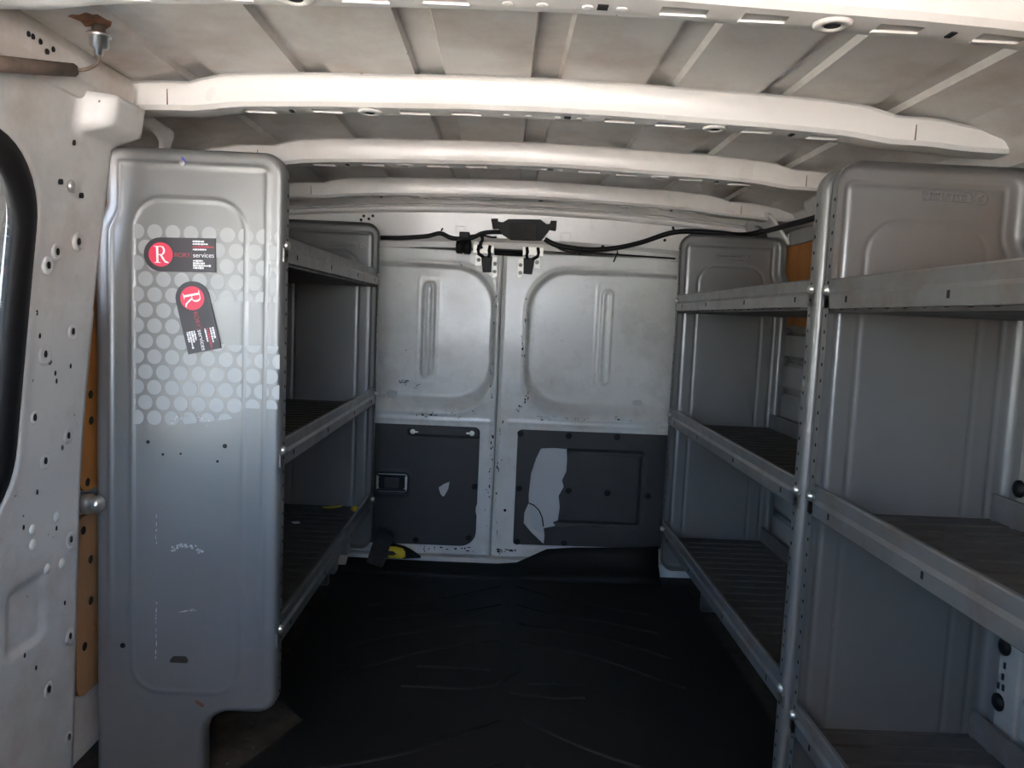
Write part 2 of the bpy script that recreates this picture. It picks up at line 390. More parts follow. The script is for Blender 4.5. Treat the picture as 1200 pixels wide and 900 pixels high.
for y, z, r in DIMP:
    x = xw(z)+0.0042
    obj('dimple', MB().lathe((xw(z)-.002, y, z), (1, 0, 0), [(r*1.15, 0), (r, .005), (r*.75, .0065), (r*.5, .0045), (.0005, .004)], 18), 'pillar', wall_left)
    hole = [(y+.0035*math.cos(t), z+.0065*math.sin(t)) for t in np.linspace(0, 2*math.pi, 10, endpoint=False)]
    obj('mounting_hole', MB().prism(hole, lambda p, q, t: (x+t, p, q), -.003, .0004), 'hole', wall_left)
for y, z in ((1.362, 1.198), (1.430, 1.185), (1.436, .56), (1.335, .59), (1.385, 1.27), (1.372, .645), (1.47, .40), (1.38, .31), (1.345, .35), (1.33, .97), (1.402, .86), (1.408, .845), (1.45, .87), (1.345, .93)):
    x = xw(z)
    hole = [(y+.003*math.cos(t), z+.005*math.sin(t)) for t in np.linspace(0, 2*math.pi, 8, endpoint=False)]
    obj('small_hole', MB().prism(hole, lambda p, q, t: (x+t, p, q), -.004, .0032), 'hole', wall_left)
for y, z in ((1.397, 1.196), (1.436, .583), (1.362, .579), (1.457, .485), (1.409, .49), (1.363, .551)):
    obj('rivet', MB().lathe((xw(z)-.003, y, z), (1, 0, 0), [(.011, 0), (.011, .005), (.007, .008), (.002, .009)], 12), 'zinc' if z < 1 else 'bolt', wall_left)
obj('outer_skin', MB().box(-1.02, -.99, 1.40, 3.13, -.09, 1.40), 'wallmetal', wall_left)
obj('outer_skin', MB().box(-1.02, -.99, -0.30, 1.40, -.09, 0.58), 'wallmetal', wall_left)
def rbp(y0, y1, z0, z1, r): return fillet([(y0, z0, r), (y1, z0, r), (y1, z1, r), (y0, z1, r)])
p1 = obj('plywood_panel', MB().prism(rbp(1.545, 2.95, .60, 1.29, .03), lambda p, q, t: (t, p, q), -.925, -.913), 'ply', wall_left)
p2 = obj('plywood_panel', MB().prism(rbp(1.53, 2.95, .165, .55, .03), lambda p, q, t: (t, p, q), -.925, -.913), 'ply2', wall_left)
obj('frame_strip', MB().box(-.95, -.926, 1.50, 2.95, .02, 1.33), 'pillar', wall_left)
for y, z in ((1.575, .618), (1.558, .520), (1.560, .27), (1.585, .98), (1.588, .80), (1.59, .745), (1.585, .45), (1.585, .36)):
    obj('panel_hole', MB().lathe((-.9135, y, z), (1, 0, 0), [(.009, 0), (.009, .001)], 10), 'hole', wall_left)
obj('clamp_bolt', MB().lathe((-.925, 1.572, .573), (1, 0, 0), [(.022, 0), (.022, .02), (.016, .03), (.02, .034), (.012, .045)], 14), 'bolt', wall_left)
obj('panel_screw', MB().lathe((-.912, 1.612, 1.278), (1, 0, 0), [(.014, 0), (.012, .01), (.005, .02)], 12), 'bolt', wall_left)

# window: rubber seal swept round the opening, glass pane
def rr_path(cx, cy, hx, hy, r, n=10):
    out = []
    for qx, qy, a0 in ((1, 1, 0), (-1, 1, 90), (-1, -1, 180), (1, -1, 270)):
        for k in range(n+1):
            t = math.radians(a0+90*k/n); out.append((cx+qx*(hx-r)+r*math.cos(t), cy+qy*(hy-r)+r*math.sin(t)))
    return out
seal = MB(); rings = []
N = len(rr_path(0, 0, 1, 1, .1))
secs = [(.475, .325, .14, .001), (.470, .320, .136, .005), (.455, .305, .12, .006), (.442, .292, .11, .001), (.436, .286, .106, -.005), (.433, .283, .105, -.010), (.433, .283, .105, -.02), (.475, .325, .14, -.02)]
cols = [[(xw(q)+dx, p, q) for p, q in rr_path(.832, .925, hx, hy, r)] for hx, hy, r, dx in secs]
rings = [[cols[k][i] for k in range(len(secs))] for i in range(N)]; rings.append(rings[0])
seal.sweep(rings, True, False, True)
win1 = empty('window_1', (float(xw(.925)), .84, .925)); tag(win1, 'side window with thick black rubber seal in the white wall', 'window', kind='structure')
inv = Matrix.Translation(-win1.location)
def under(o, p):
    o.parent = p; o.matrix_parent_inverse = Matrix.Translation(-p.location); return o
under(obj('rubber_seal', seal, 'rubberseal'), win1)
under(obj('glass_pane', MB().prism(rr_path(.832, .925, .438, .288, .10), lambda p, q, t: (xw(q)+t, p, q), -.015, -.011), 'glass'), win1)

# ------------------------------------------------------------------ right wall
wr = obj('wall_right', MB().box(.965, 1.02, -.30, 3.13, -.09, 1.40), 'wallmetal'); tag(wr, 'grey metal side wall with slats below orange plywood', 'wall', kind='structure')
obj('plywood_panel', MB().prism(rbp(.1, 2.95, 1.008, 1.285, .01), lambda p, q, t: (t, p, q), .926, .938), 'ply', wr)
obj('upper_rail', MB().box(.922, .964, -.3, 2.98, 1.287, 1.338), 'wallmetal', wr, bevel=.004)
z = 0.985
while z > 0.1:
    zl = z-0.092
    obj('wall_slat', MB().prism([(.948, zl), (.936, zl+.010), (.936, z-.010), (.948, z), (.964, z), (.964, zl)], lambda p, q, t: (p, t, q), .1, 2.98), 'wallmetal', wr)
    z -= 0.108
for y0 in (1.36, 2.70):
    obj('wall_post', MB().box(.924, .95, y0, y0+.06, .02, 1.0), 'wallmetal', wr, bevel=.005)
for y, zz in ((2.736, 1.0), (2.726, .83), (2.729, .721), (1.404, .411), (1.407, .299), (1.41, .717), (2.73, .60), (2.73, .50)):
    obj('black_plug', MB().lathe((.9245, y, zz), (-1, 0, 0), [(.017, 0), (.017, .004), (.010, .009), (.002, .010)], 14), 'black', wr)
for y, zz in ((1.40, .375), (1.402, .352), (1.398, .332), (1.412, .330), (1.40, .68), (1.42, .64)):
    obj('slot_hole', MB().box(.9225, .925, y-.003, y+.003, zz-.006, zz+.006), 'hole', wr)
obj('tag_plate', MB().box(.918, .922, 2.70, 2.74, 1.295, 1.328), 'swhite', wr)
obj('tag_hole', MB().lathe((.9178, 2.72, 1.311), (-1, 0, 0), [(.010, 0), (.010, .001)], 12), 'ply2', wr)

# ------------------------------------------------------------------ rear header and doors
def hdz(x): return -0.022*(abs(x)/.65)**2
def xsweep(prof, xs, dz=hdz):
    m = MB(); m.sweep([[(x, p, q+dz(x)) for p, q in prof] for x in xs], True, True, False); return m
XS = list(np.linspace(-.96, .96, 33))
hd = obj('trim_3', xsweep([(2.985, 1.47), (2.985, 1.402), (2.990, 1.396), (3.004, 1.392), (3.012, 1.30), (3.030, 1.285), (3.034, 1.262), (3.130, 1.258), (3.130, 1.47)], XS), 'white')
tag(hd, 'white rear header panel above the doors carrying the wiring', 'header', kind='structure')
obj('header_flange', xsweep([(2.935, 1.432), (2.936, 1.418), (2.958, 1.416), (2.960, 1.412), (2.984, 1.411), (2.984, 1.46), (2.935, 1.46)], XS), 'white', hd)
for x, zz in ((-.245, 1.325), (.165, 1.318)):
    m = MB(); m.box(x-.02, x+.02, 3.004, 3.008, zz+.012, zz+.016); m.box(x-.02, x-.016, 3.004, 3.008, zz-.016, zz+.012); m.box(x+.016, x+.02, 3.004, 3.008, zz-.016, zz+.012)
    obj('clip_outline', m, 'white', hd)
for x, zz in ((-.60, 1.35), (-.63, 1.345), (-.585, 1.362), (-.62, 1.36), (.31, 1.285), (.55, 1.32)):
    obj('header_hole', MB().lathe((x, 3.0105, zz), (0, -1, 0), [(.006, 0), (.006, .006)], 8), 'hole', hd)
obj('sill', MB().box(-.96, .96, 3.022, 3.13, -.09, 0.018), 'white', hd)

obj('outer_skin', MB().box(-.98, .98, 3.125, 3.135, -.09, 1.47), 'skin', hd)
def m_door(U, V, H): return U, DY-H, V
def make_door(name, x0, x1, O, I, sx, label, edges, drain):
    so = rbox((O[0]+O[1])/2, (O[2]+O[3])/2, (O[1]-O[0])/2, (O[3]-O[2])/2, .165)
    si = rbox((I[0]+I[1])/2, (I[2]+I[3])/2, (I[1]-I[0])/2, (I[3]-I[2])/2, .15)
    outl = poly_sdf(fillet([(x0, .022, .004), (x1, .022, .004), (x1, 1.250, .004), (x0, 1.250, .004)]))
    hx, hz, ha, hb = drain
    cut = lambda U, V: np.maximum(outl(U, V), -(np.hypot((U-hx)/ha, (V-hz)/hb)-1)*hb)
    def hf(U, V):
        do, di = so(U, V), si(U, V)
        t = np.where(do > 0, 0.0, np.where(di < 0, 1.0, -do/np.maximum(-do+di, 1e-6)))
        h = -0.046*sstep(t)
        h += 0.004*np.exp(-((do-.004)/.006)**2)
        pill = rbox(sx, .93, .021, .19, .021)(U, V); fr = rbox(sx, .93, .040, .215, .012)(U, V)
        h += np.where(di < 0, 0.010*sstep((.006-pill)/.010)-.007*sstep((-.006-pill)/.008)+bead(fr, 0, .003, .0015), 0)
        bd = rbox(sx+.0, .93, .30, .29, .1)(U, V); h += np.where(di < 0, bead(bd, 0, .004, .001), 0)
        h += edges(U, V)
        return h
    d = obj(name, sheet(name, cut, (x0, x1, .022, 1.25), .006, hf, m_door, .03), 'door'); tag(d, label, 'door', kind='structure')
    return d
def edL(U, V):       # pressed rib and return along the meeting edge
    e = 0.006*np.exp(-((U+.088)/.006)**2)*(V > .0)
    return e
def edR(U, V):
    return -0.006*sstep((-.062-U)/.006)+0.004*np.exp(-((V-.575)/.006)**2)*(U > -.03)
d1 = make_door('door_1', -.82, -.078, (-.98, -.094, .605, 1.192), (-.98, -.112, .668, 1.178), -.365,
               'left hand rear cargo door with inside pull handle and dark lower board', lambda U, V: edL(U, V)+0.003*np.exp(-((V-.572)/.006)**2), (-.504, .662, .022, .015))
d2 = make_door('door_2', -.074, .84, (.028, .98, .600, 1.192), (.046, .98, .666, 1.178), .352,
               'right hand rear cargo door with torn dark lower board', edR, (.496, .67, .020, .010))
# chipped paint along the edges
CH = random.Random(3)
for d, segs in ((d1, [((-.10, .6), (-.10, 1.1)), ((-.40, .592), (-.15, .60)), ((-.095, .1), (-.09, .55)), ((-.36, .045), (-.14, .045)), ((-.48, .72), (-.40, .70))]),
                (d2, [((-.058, .1), (-.055, .6)), ((.05, .60), (.48, .605)), ((.0, .62), (.06, .70)), ((.02, .8), (.024, 1.05)), ((-.05, .05), (.02, .05))])):
    m = MB()
    for (xa, za), (xb, zb) in segs:
        for _ in range(18):
            t = CH.random(); x = xa+(xb-xa)*t+CH.gauss(0, .006); zz = za+(zb-za)*t+CH.gauss(0, .006)
            w, h = CH.uniform(.1, 1)**2*.010+.001, CH.uniform(.1, 1)**2*.004+.0008
            if abs(xb-xa) < abs(zb-za): w, h = h, w
            px = [(x+w*math.cos(a)*CH.uniform(.5, 1), zz+h*math.sin(a)*CH.uniform(.5, 1)) for a in np.linspace(0, 2*math.pi, 7, endpoint=False)]
            rec = (.668 < zz < 1.178)
            yy = DY-.0105 if not rec else DY+.0335
            if -.12 < x < .05 and rec: yy = DY-.0075
            m.prism(px, lambda p, q, t: (p, t, q), yy, yy+.006)
    o = obj('paint_chips', m, 'hole', d); o['kind'] = 'stuff'

# dark lower boards
def flat(poly, y0, y1): return MB().prism(poly, lambda p, q, t: (p, t, q), y0, y1)
chip = [(-.297, .297), (-.277, .313), (-.254, .323), (-.258, .293), (-.275, .259), (-.288, .271)]
tl = poly_sdf(fillet([(-.82, .060, .004), (-.139, .060, .062), (-.139, .550, .022), (-.82, .550, .004)]))
tch = poly_sdf(chip)
notch = poly_sdf([(-.12, .245), (-.136, .243), (-.143, .225), (-.144, .205), (-.136, .178), (-.12, .17)])
handle_sdf = rbox(-.487, .309, .068, .042, .018)
def hl(U, V):
    h = np.zeros(U.shape)+.006
    h += .006*sstep((-rbox(-.282, .525, .145, .019, .014)(U, V))/.004)
    h -= .016*sstep((-handle_sdf(U, V))/.014)
    h += .0035*np.exp(-((handle_sdf(U, V)-.004)/.006)**2)
    return h
bL = obj('lower_board', sheet('lower_board', lambda U, V: np.maximum(np.maximum(tl(U, V), -tch(U, V)), -notch(U, V)), (-.82, -.139, .06, .55), .0055, hl, m_door, .0), 'dark', d1)
obj('exposed_patch', flat([((x+.2755)*1.15-.2755, (z-.29)*1.15+.29) for x, z in chip], DY-.0052, DY-.0045), 'flap', bL)
hp = fillet([(-.540, .284, .008), (-.434, .284, .008), (-.434, .336, .008), (-.540, .336, .008)])
hd1 = obj('pull_handle', flat(hp, DY-.004, DY+.004), 'black', d1)
obj('handle_lever', flat(fillet([(-.515, .290, .006), (-.458, .290, .006), (-.458, .330, .006), (-.515, .330, .006)]), DY-.014, DY-.004), 'dark', hd1, bevel=.003)
obj('handle_bezel', flat(fillet([(-.545, .336, .003), (-.430, .336, .003), (-.430, .343, .003), (-.545, .343, .003)]), DY-.012, DY-.003), 'black', hd1)
obj('handle_bezel', flat(fillet([(-.545, .277, .003), (-.430, .277, .003), (-.430, .284, .003), (-.545, .284, .003)]), DY-.012, DY-.003), 'black', hd1)
for x, zz in ((-.408, .522), (-.171, .525)):
    c = obj('board_clip', MB().lathe((x, DY-.011, zz), (0, -1, 0), [(.011, 0), (.010, .004), (.004, .006)], 12), 'zinc', bL)
    obj('clip_tail', MB().box(x-.022 if x > -.3 else x+.008, x-.008 if x > -.3 else x+.022, DY-.0145, DY-.011, zz-.003, zz+.003), 'zinc', bL)
for x, zz in ((-.152, .308), (-.383, .078), (-.167, .095)):
    obj('push_pin', MB().lathe((x, DY-.005, zz), (0, -1, 0), [(.012, 0), (.012, .003), (.006, .006)], 12), 'black', bL)

tear = [(.109, .476), (.160, .480), (.213, .478), (.216, .43), (.215, .386), (.200, .349), (.208, .323), (.189, .285), (.196, .238), (.191, .184), (.171, .173), (.182, .161), (.135, .150), (.140, .120), (.138, .084),
        (.084, .132), (.053, .168), (.054, .211), (.070, .252), (.068, .285), (.073, .37), (.091, .434)]
tr_ = poly_sdf(fillet([(.013, .078, .012), (.84, .085, .004), (.84, .552, .004), (.013, .550, .018)]))
tt_ = poly_sdf(tear)
pock = rbox(.3325, .319, .2025, .159, .022)
def hr(U, V):
    p = pock(U, V); h = np.zeros(U.shape)+.014
    h -= .009*sstep(-p/.006); h += .007*sstep((-p-.016)/.008)
    return h
bR = obj('lower_board', sheet('lower_board', lambda U, V: np.maximum(tr_(U, V), -tt_(U, V)), (.013, .84, .078, .55), .005, hr, m_door, .0), 'dark', d2)
obj('inner_skin', flat([(.05, .07), (.24, .07), (.24, .49), (.05, .49)], DY-.0045, DY-.002), 'skin', d2)
obj('torn_flap', flat([(.070, .252), (.056, .211), (.055, .170), (.086, .134), (.136, .088), (.137, .126), (.085, .152), (.077, .212)], DY-.017, DY-.013), 'flap', bR)
obj('hole_cable', MB().tube([(.068, DY-.008, .25), (.09, DY-.010, .243), (.113, DY-.010, .222), (.128, DY-.010, .19), (.134, DY-.008, .155)], .0025, 6), 'black', d2)
for x, zz in ((.024, .533), (.218, .533), (.411, .536), (.029, .31), (.029, .09), (.22, .092), (.229, .31), (.385, .306), (.55, .30)):
    obj('push_pin', MB().lathe((x, DY-.008, zz), (0, -1, 0), [(.013, 0), (.013, .008), (.006, .010)], 12), 'black', bR)
obj('weld_hole', MB().lathe((-.025, DY-.006, .215), (0, -1, 0), [(.006, 0), (.006, .001)], 10), 'hole', d2)

# door latches
def latch(door, dx, flip):
    f = -1 if flip else 1
    X = lambda x: dx+f*x
    L = obj('door_latch', flat([(X(-.040), 1.270), (X(.040), 1.270), (X(.040), 1.241), (X(-.040), 1.238)], 3.006, 3.030), 'zinc', door)
    obj('latch_plate', flat([(X(-.030), 1.232), (X(-.008), 1.232), (X(-.008), 1.192), (X(-.030), 1.190)], 3.028, 3.042), 'zinc', L)
    obj('latch_plate', flat([(X(.036), 1.230), (X(.054), 1.224), (X(.057), 1.153), (X(.044), 1.151), (X(.034), 1.18)], 3.028, 3.042), 'zinc', L)
    obj('latch_block', flat(fillet([(X(-.008), 1.228, .004), (X(.036), 1.228, .004), (X(.033), 1.168, .004), (X(.0), 1.166, .004)]), 3.000, 3.040), 'black', L, bevel=.003)
    for x, zz in ((-.018, 1.214), (.046, 1.201), (.046, 1.171)):
        obj('latch_screw', MB().lathe((X(x), 3.028, zz), (0, -1, 0), [(.008, 0), (.008, .004), (.003, .006)], 10), 'wallmetal', L)
    for x in (-.018, .025):
        obj('latch_hook', MB().tube([(X(x), 3.003, 1.268), (X(x-.003), 2.998, 1.25), (X(x), 2.998, 1.235), (X(x*.4+.01), 2.996, 1.222)], .0065, 8), 'black', L)
latch(d1, -.153, False); latch(d2, .040, True)
obj('latch_rod', MB().tube([(-.11, 3.018, 1.244), (.0, 3.018, 1.244)], .010, 8), 'black', d1)

# ------------------------------------------------------------------ shelving units
PW, PH = .387, 1.31
OUT = fillet([(0, PH, .045), (.366, PH, .035), (.366, 1.190, .03), (.387, 1.150, .03), (.387, -.029, .003), (.155, -.029, .003), (.155, .118, .055), (0, .118, .042)], 8)
psdf = poly_sdf(OUT)
OUT_FULL = fillet([(0, PH, .045), (.366, PH, .035), (.366, 1.190, .03), (.387, 1.150, .03), (.387, -.029, .003), (0, -.029, .003)], 8)   # end panel whose aisle edge runs down to the floor
psdf_full = poly_sdf(OUT_FULL)
race = rbox(.1925, .685, .1155, .522, .062)
def h_panel(U, V, sd=None):
    D = (sd or psdf)(U, V); r = .014
    e = np.clip((D+r)/r, 0, 1); h = -r*(1-np.sqrt(np.maximum(0, 1-e*e)))
    h += bead(D, -.034, .0036, .0032)*(V > .17)
    h += bead(race(U, V), 0, .0032, .0024)
    return h
PANEL = {}
def panel_mesh(side, face, full=False):
    # side: -1 aisle edge to the right of the panel (left hand unit), +1 right hand unit; face: direction the stamped face points in Y
    k = (side, face, full); sd = psdf_full if full else psdf
    if k not in PANEL:
        PANEL[k] = sheet('end_panel', sd, (0, PW, -.029, PH), .0042, lambda U, V: h_panel(U, V, sd), lambda U, V, H: (side*U, face*H, V), .036)
        PANEL[k].materials.append(M['steel'])
    return PANEL[k]
LIP = [(0, -.034), (0, -.010), (.005, -.003), (.005, .018), (.007, .021), (.014, .021), (.016, .018), (.016, -.024), (.0135, -.028), (.010, -.034)]
def tray_mesh(length, depth, side):
    m = MB(); n = int(length/.054); pit = length/n; pts = []
    for k in range(n):
        y = k*pit; pts += [(y, 0), (y+pit*.70, 0), (y+pit*.80, -.0025), (y+pit*.92, -.0025)]
    pts += [(length, 0)]
    top = [(p, q) for p, q in pts]; poly = top+[(length, -.007), (0, -.007)]
    m.prism(poly, lambda p, q, t: (side*t, p, q), .010, depth)
    return m
def unit(name, side, xa, y0, y1, zs, label, group=None, full=()):
    # xa: aisle face; the unit stands between y0 (near) and y1 (far)
    root = empty(name, (xa, (y0+y1)/2, 0)); tag(root, label, 'shelving unit', group)
    half = (y1-y0)/2
    for yy, fc in ((-half, -1), (half, 1)):
        p = obj('end_panel', panel_mesh(side, fc, fc in full), None, root, (0, yy, 0))
        hm = MB()
        for zc in np.arange(.02 if fc in full else .16, 1.27, .0305):
            hm.lathe((-side*.0003, -fc*.0265, zc), (-side, 0, 0), [(.0038, 0), (.0038, .0003)], 6)
        o = obj('flange_holes', hm, 'hole', p); o['kind'] = 'stuff'
        if y0 < 2 and fc < 0 and yy < 0: near = p
    for zs_ in zs:
        L = 2*half-.012
        sh = obj('shelf', tray_mesh(L, .372, side), 'tray', root, (0, -L/2, zs_-.034))
        lm = MB(); lm.prism([(side*p, q) for p, q in LIP], lambda p, q, t: (p, t, q), 0, L)
        lp = obj('front_lip', lm, 'lip', sh, (0, 0, .034))
        bm = MB(); bm.box(.360, .366, 0, L, -.007, .05) if side > 0 else bm.box(-.366, -.360, 0, L, -.007, .05)
        obj('rear_lip', bm, 'lip', sh)
        for yy in (.10, L*.36, L*.66, L-.10):
            s_ = MB(); s_.box(-side*.0005-.0004, -side*.0005+.0004, yy-.003, yy+.003, .010, .021)
            obj('lip_slot', s_, 'hole', sh)
        for yy in (.016, L-.016):
            b = MB(); b.lathe((side*.006, yy, .034), (-side, 0, 0), [(.0095, 0), (.0095, .008), (.007, .0125), (.002, .014)], 12)
            obj('bolt', b, 'bolt', sh)
    return root
# zs are the heights of the bolts that hold each lip
uL = unit('shelf_unit', -1, -.520, 1.590, 2.810, (.302, .695, 1.125), 'grey steel shelf unit with two black stickers on its end panel', 'steel shelf units')
uR = unit('shelf_unit', 1, .536, 1.475, 2.695, (.267, .679, 1.078), 'grey steel shelf unit beside the right hand rear door', 'steel shelf units', (-1,))
uN = unit('shelf_unit', 1, .537, .232, 1.452, (.246, .683, 1.074), 'grey steel shelf unit bolted in front of the one at the right hand rear door', 'steel shelf units', (-1, 1))

# things stuck to the near end panel of the left unit (parts of that unit)
FY = 1.590
ox, oy = -.520, (1.590+2.810)/2
def onL(name, me, m, dy=-.001, parent=None):
    return obj(name, me, m, parent or uL, (0, 0, 0) if parent else (-ox, -oy, 0))
def pl(poly, y0, y1): return flat(poly, y0, y1)
# frosted dot film, clipped to the worn outline of the vinyl
film = MB()
def clip_half(poly, a, b, c):
    out = []
    for i in range(len(poly)):
        p, q = poly[i], poly[(i+1) % len(poly)]; dp = a*p[0]+b*p[1]-c; dq = a*q[0]+b*q[1]-c
        if dp <= 0: out.append(p)
        if dp*dq < 0: t = dp/(dp-dq); out.append((p[0]+(q[0]-p[0])*t, p[1]+(q[1]-p[1])*t))
    return out
for r in range(14):
    zc = 1.1395-.0319*r
    for k in range(-2, 11):
        xc = -.782+.0369*k-(.01845 if r % 2 else 0)
        pg = [(xc+.0153*math.cos(t), zc+.0153*math.sin(t)) for t in np.linspace(0, 2*math.pi, 22, endpoint=False)]
        pg = clip_half(pg, -1, 0, .827)
        if zc > 1.0: pg = clip_half(pg, 1, 0, -.533)
        else: pg = clip_half(pg, 1, 0, -.5235)
        if len(pg) > 2 and xc < -.74: pg = clip_half(pg, 0, -1, -.742)
        elif len(pg) > 2 and xc > -.60: pg = clip_half(pg, -.15, -1, -(.785-.15*.60-.0)+.18) if False else clip_half(pg, 0, -1, -.785)
        elif len(pg) > 2: pg = clip_half(pg, .16, -1, -.160*.74-.742)
        if len(pg) < 3: continue
        if xc > -.655:
            if .905 < zc <= .962: pg = clip_half(pg, 0, 1, .916)
            elif .962 < zc < 1.03: pg = clip_half(pg, 0, -1, -1.006)
        if len(pg) < 3: continue
        h = float(h_panel(np.array([-.52-xc]), np.array([zc]))[0])
        film.prism(pg, lambda p, q, t: (p, t, q), FY-.0007, FY-.0002)
onL('dot_film', film, 'dot')
def sticker(cx, cz, ang, L, Wd, y):
    # axis along the sticker from the round end; origin at the centre of the red disc
    ca, sa = math.cos(ang), math.sin(ang)
    T = lambda p, q: (cx+p*ca-q*sa, cz+p*sa+q*ca)
    r = Wd/2
    body = [T(r*math.cos(t), r*math.sin(t)) for t in np.linspace(math.pi/2, 3*math.pi/2, 19)]+[T(L, -r), T(L, r)]
    s = onL('sticker', pl(body, y, FY-.0010), 'sblack')
    dsc = [T(.0245*math.cos(t), .0245*math.sin(t)) for t in np.linspace(0, 2*math.pi, 32, endpoint=False)]
    onL('red_disc', pl(dsc, y-.0004, y+.0001), 'sred', parent=s)
    # serif letter R
    m = MB(); yy = (y-.0008, y-.0003); k = .034
    def P(pts): m.prism([T((a-.5)*k, (b-.5)*k) for a, b in pts], lambda p, q, t: (p, t, q), *yy)
    P([(.24, .04), (.37, .04), (.37, .96), (.24, .96)])
    P([(.12, .0), (.49, .0), (.46, .045), (.15, .045)]); P([(.10, 1.0), (.40, 1.0), (.40, .955), (.13, .955)])
    ro = [(.55+.22*math.cos(t), .735+.265*math.sin(t)) for t in np.linspace(math.pi/2, -math.pi/2, 14)]
    ri = [(.53+.12*math.cos(t), .735+.215*math.sin(t)) for t in np.linspace(math.pi/2, -math.pi/2, 14)]
    for i in range(13): P([ro[i], ro[i+1], ri[i+1], ri[i]])
    P([(.36, 1.0), (.55, 1.0), (.53, .95), (.36, .95)]); P([(.36, .52), (.53, .52), (.55, .47), (.36, .47)])
    P([(.44, .49), (.57, .49), (.78, .14), (.64, .17)]); P([(.64, .17), (.78, .14), (.98, .03), (.94, -.01), (.76, .02)])
    onL('letter_r', m, 'swhite', parent=s)
    def line(txt, size, p0, q0, mt, nm):
        me = text_mesh(txt, size, lambda a, b: (T(p0+a, q0+b)[0], y-.0004, T(p0+a, q0+b)[1]), nm)
        onL(nm, me, mt, parent=s)
    line('RORY', .0125, .0275, -.0045, 'stext', 'name_text')
    line('services', .0135, .0655, -.0045, 'swhite', 'services_text')
    # the small print cannot be read in the photo: broken bars
    rb = random.Random(5); m = MB(); mr = MB()
    for q, ln, mm in ((.0275, .020, m), (.0222, .027, m), (.0165, .042, mr), (.0112, .026, m), (-.0115, .018, m), (-.0165, .022, m), (-.0215, .032, m), (-.0262, .021, m)):
        p = .0655
        while p < .0655+ln:
            w = rb.uniform(.0022, .005); h = rb.uniform(.0012, .0021)
            mm.prism([T(p, q-h), T(p+w, q-h), T(p+w, q+h), T(p, q+h)], lambda a, b, t: (a, t, b), y-.0004, y-.0001); p += w+.0008
    onL('small_print', m, 'swhite', parent=s); onL('small_print', mr, 'stext', parent=s)
    m = MB().prism([T(.0628, -.007), T(.0634, -.007), T(.0634, .007), T(.0628, .007)], lambda a, b, t: (a, t, b), y-.0004, y-.0001)
    onL('divider', m, 'stext', parent=s)
    return s
s1 = sticker(-.768, 1.094, math.radians(1.5), .111, .069, FY-.0046)
s2 = sticker(-.703, 1.008, math.radians(-76.5), .111, .069, FY-.0052)
s1['label'] = 'black sticker with red disc stuck level'; s2['label'] = 'black sticker with red disc stuck on end'
# scuffs, punched slots and small holes on the same panel
def arc(cx, cz, r, a0, a1, w):
    rr = random.Random(int(cz*1000)); m = MB()
    for k in range(34):
        t = math.radians(a0+(a1-a0)*rr.random()); q = r+rr.uniform(-w, w); s = rr.uniform(.0012, .004)
        x, zz = cx+q*1.15*math.cos(t), cz+q*.75*math.sin(t)
        m.prism([(x+s*math.cos(a)*rr.uniform(.5, 1.2), zz+s*.8*math.sin(a)*rr.uniform(.5, 1.2)) for a in np.linspace(0, 2*math.pi, 6, endpoint=False)], lambda p, q, t: (p, t, q), FY-.0012, FY-.0003)
    return m
onL('scuff_mark', arc(-.709, .738, .036, 15, 165, .006), 'scuff'); onL('scuff_mark', arc(-.714, .466, .028, 20, 160, .005), 'scuff')
onL('punched_slot', pl(fillet([(-.752, .228, .004), (-.706, .228, .006), (-.712, .243, .006), (-.740, .243, .006)]), FY-.0010, FY-.0003), 'board')  # dark decal painted for the shaded inside of a slot, not cut through
for x, zz, r in ((-.795, .705, .004), (-.635, .703, .005), (-.764, .68, .003), (-.650, .67, .003), (-.727, .683, .0025), (-.848, .262, .006)):
    onL('small_hole', MB().lathe((x, FY-.0003, zz), (0, -1, 0), [(r, 0), (r, .0006)], 8), 'hole')
sc = MB(); rsc = random.Random(11)
for za, zb in ((.55, .49), (.36, .24)):
    zz = za
    while zz > zb:
        l = rsc.uniform(.003, .012); xx = -.778+rsc.uniform(-.001, .001); sc.prism([(xx, zz), (xx+.0014, zz), (xx+.0012, zz-l), (xx+.0004, zz-l)], lambda p, q, t: (p, t, q), FY-.0010, FY-.0003); zz -= l+rsc.uniform(.003, .010)
onL('scratch', sc, 'scuff')['kind'] = 'stuff'
onL('scratch', pl([(-.73, .34), (-.69, .345), (-.70, .349)], FY-.0010, FY-.0003), 'scuff')
onL('rub_mark', pl(fillet([(-.690, .148, .004), (-.672, .135, .004), (-.676, .129, .004), (-.694, .142, .004)]), FY-.0010, FY-.0003), 'rust')
onL('panel_stud', MB().lathe((-.727, FY, 1.279), (0, -1, 0), [(.006, 0), (.006, .003), (.002, .005)], 10), 'bolt')
onL('ink_mark', pl([(-.729, 1.292), (-.725, 1.291), (-.716, 1.277), (-.724, 1.273), (-.727, 1.28)], FY-.0014, FY-.0003), 'blue')

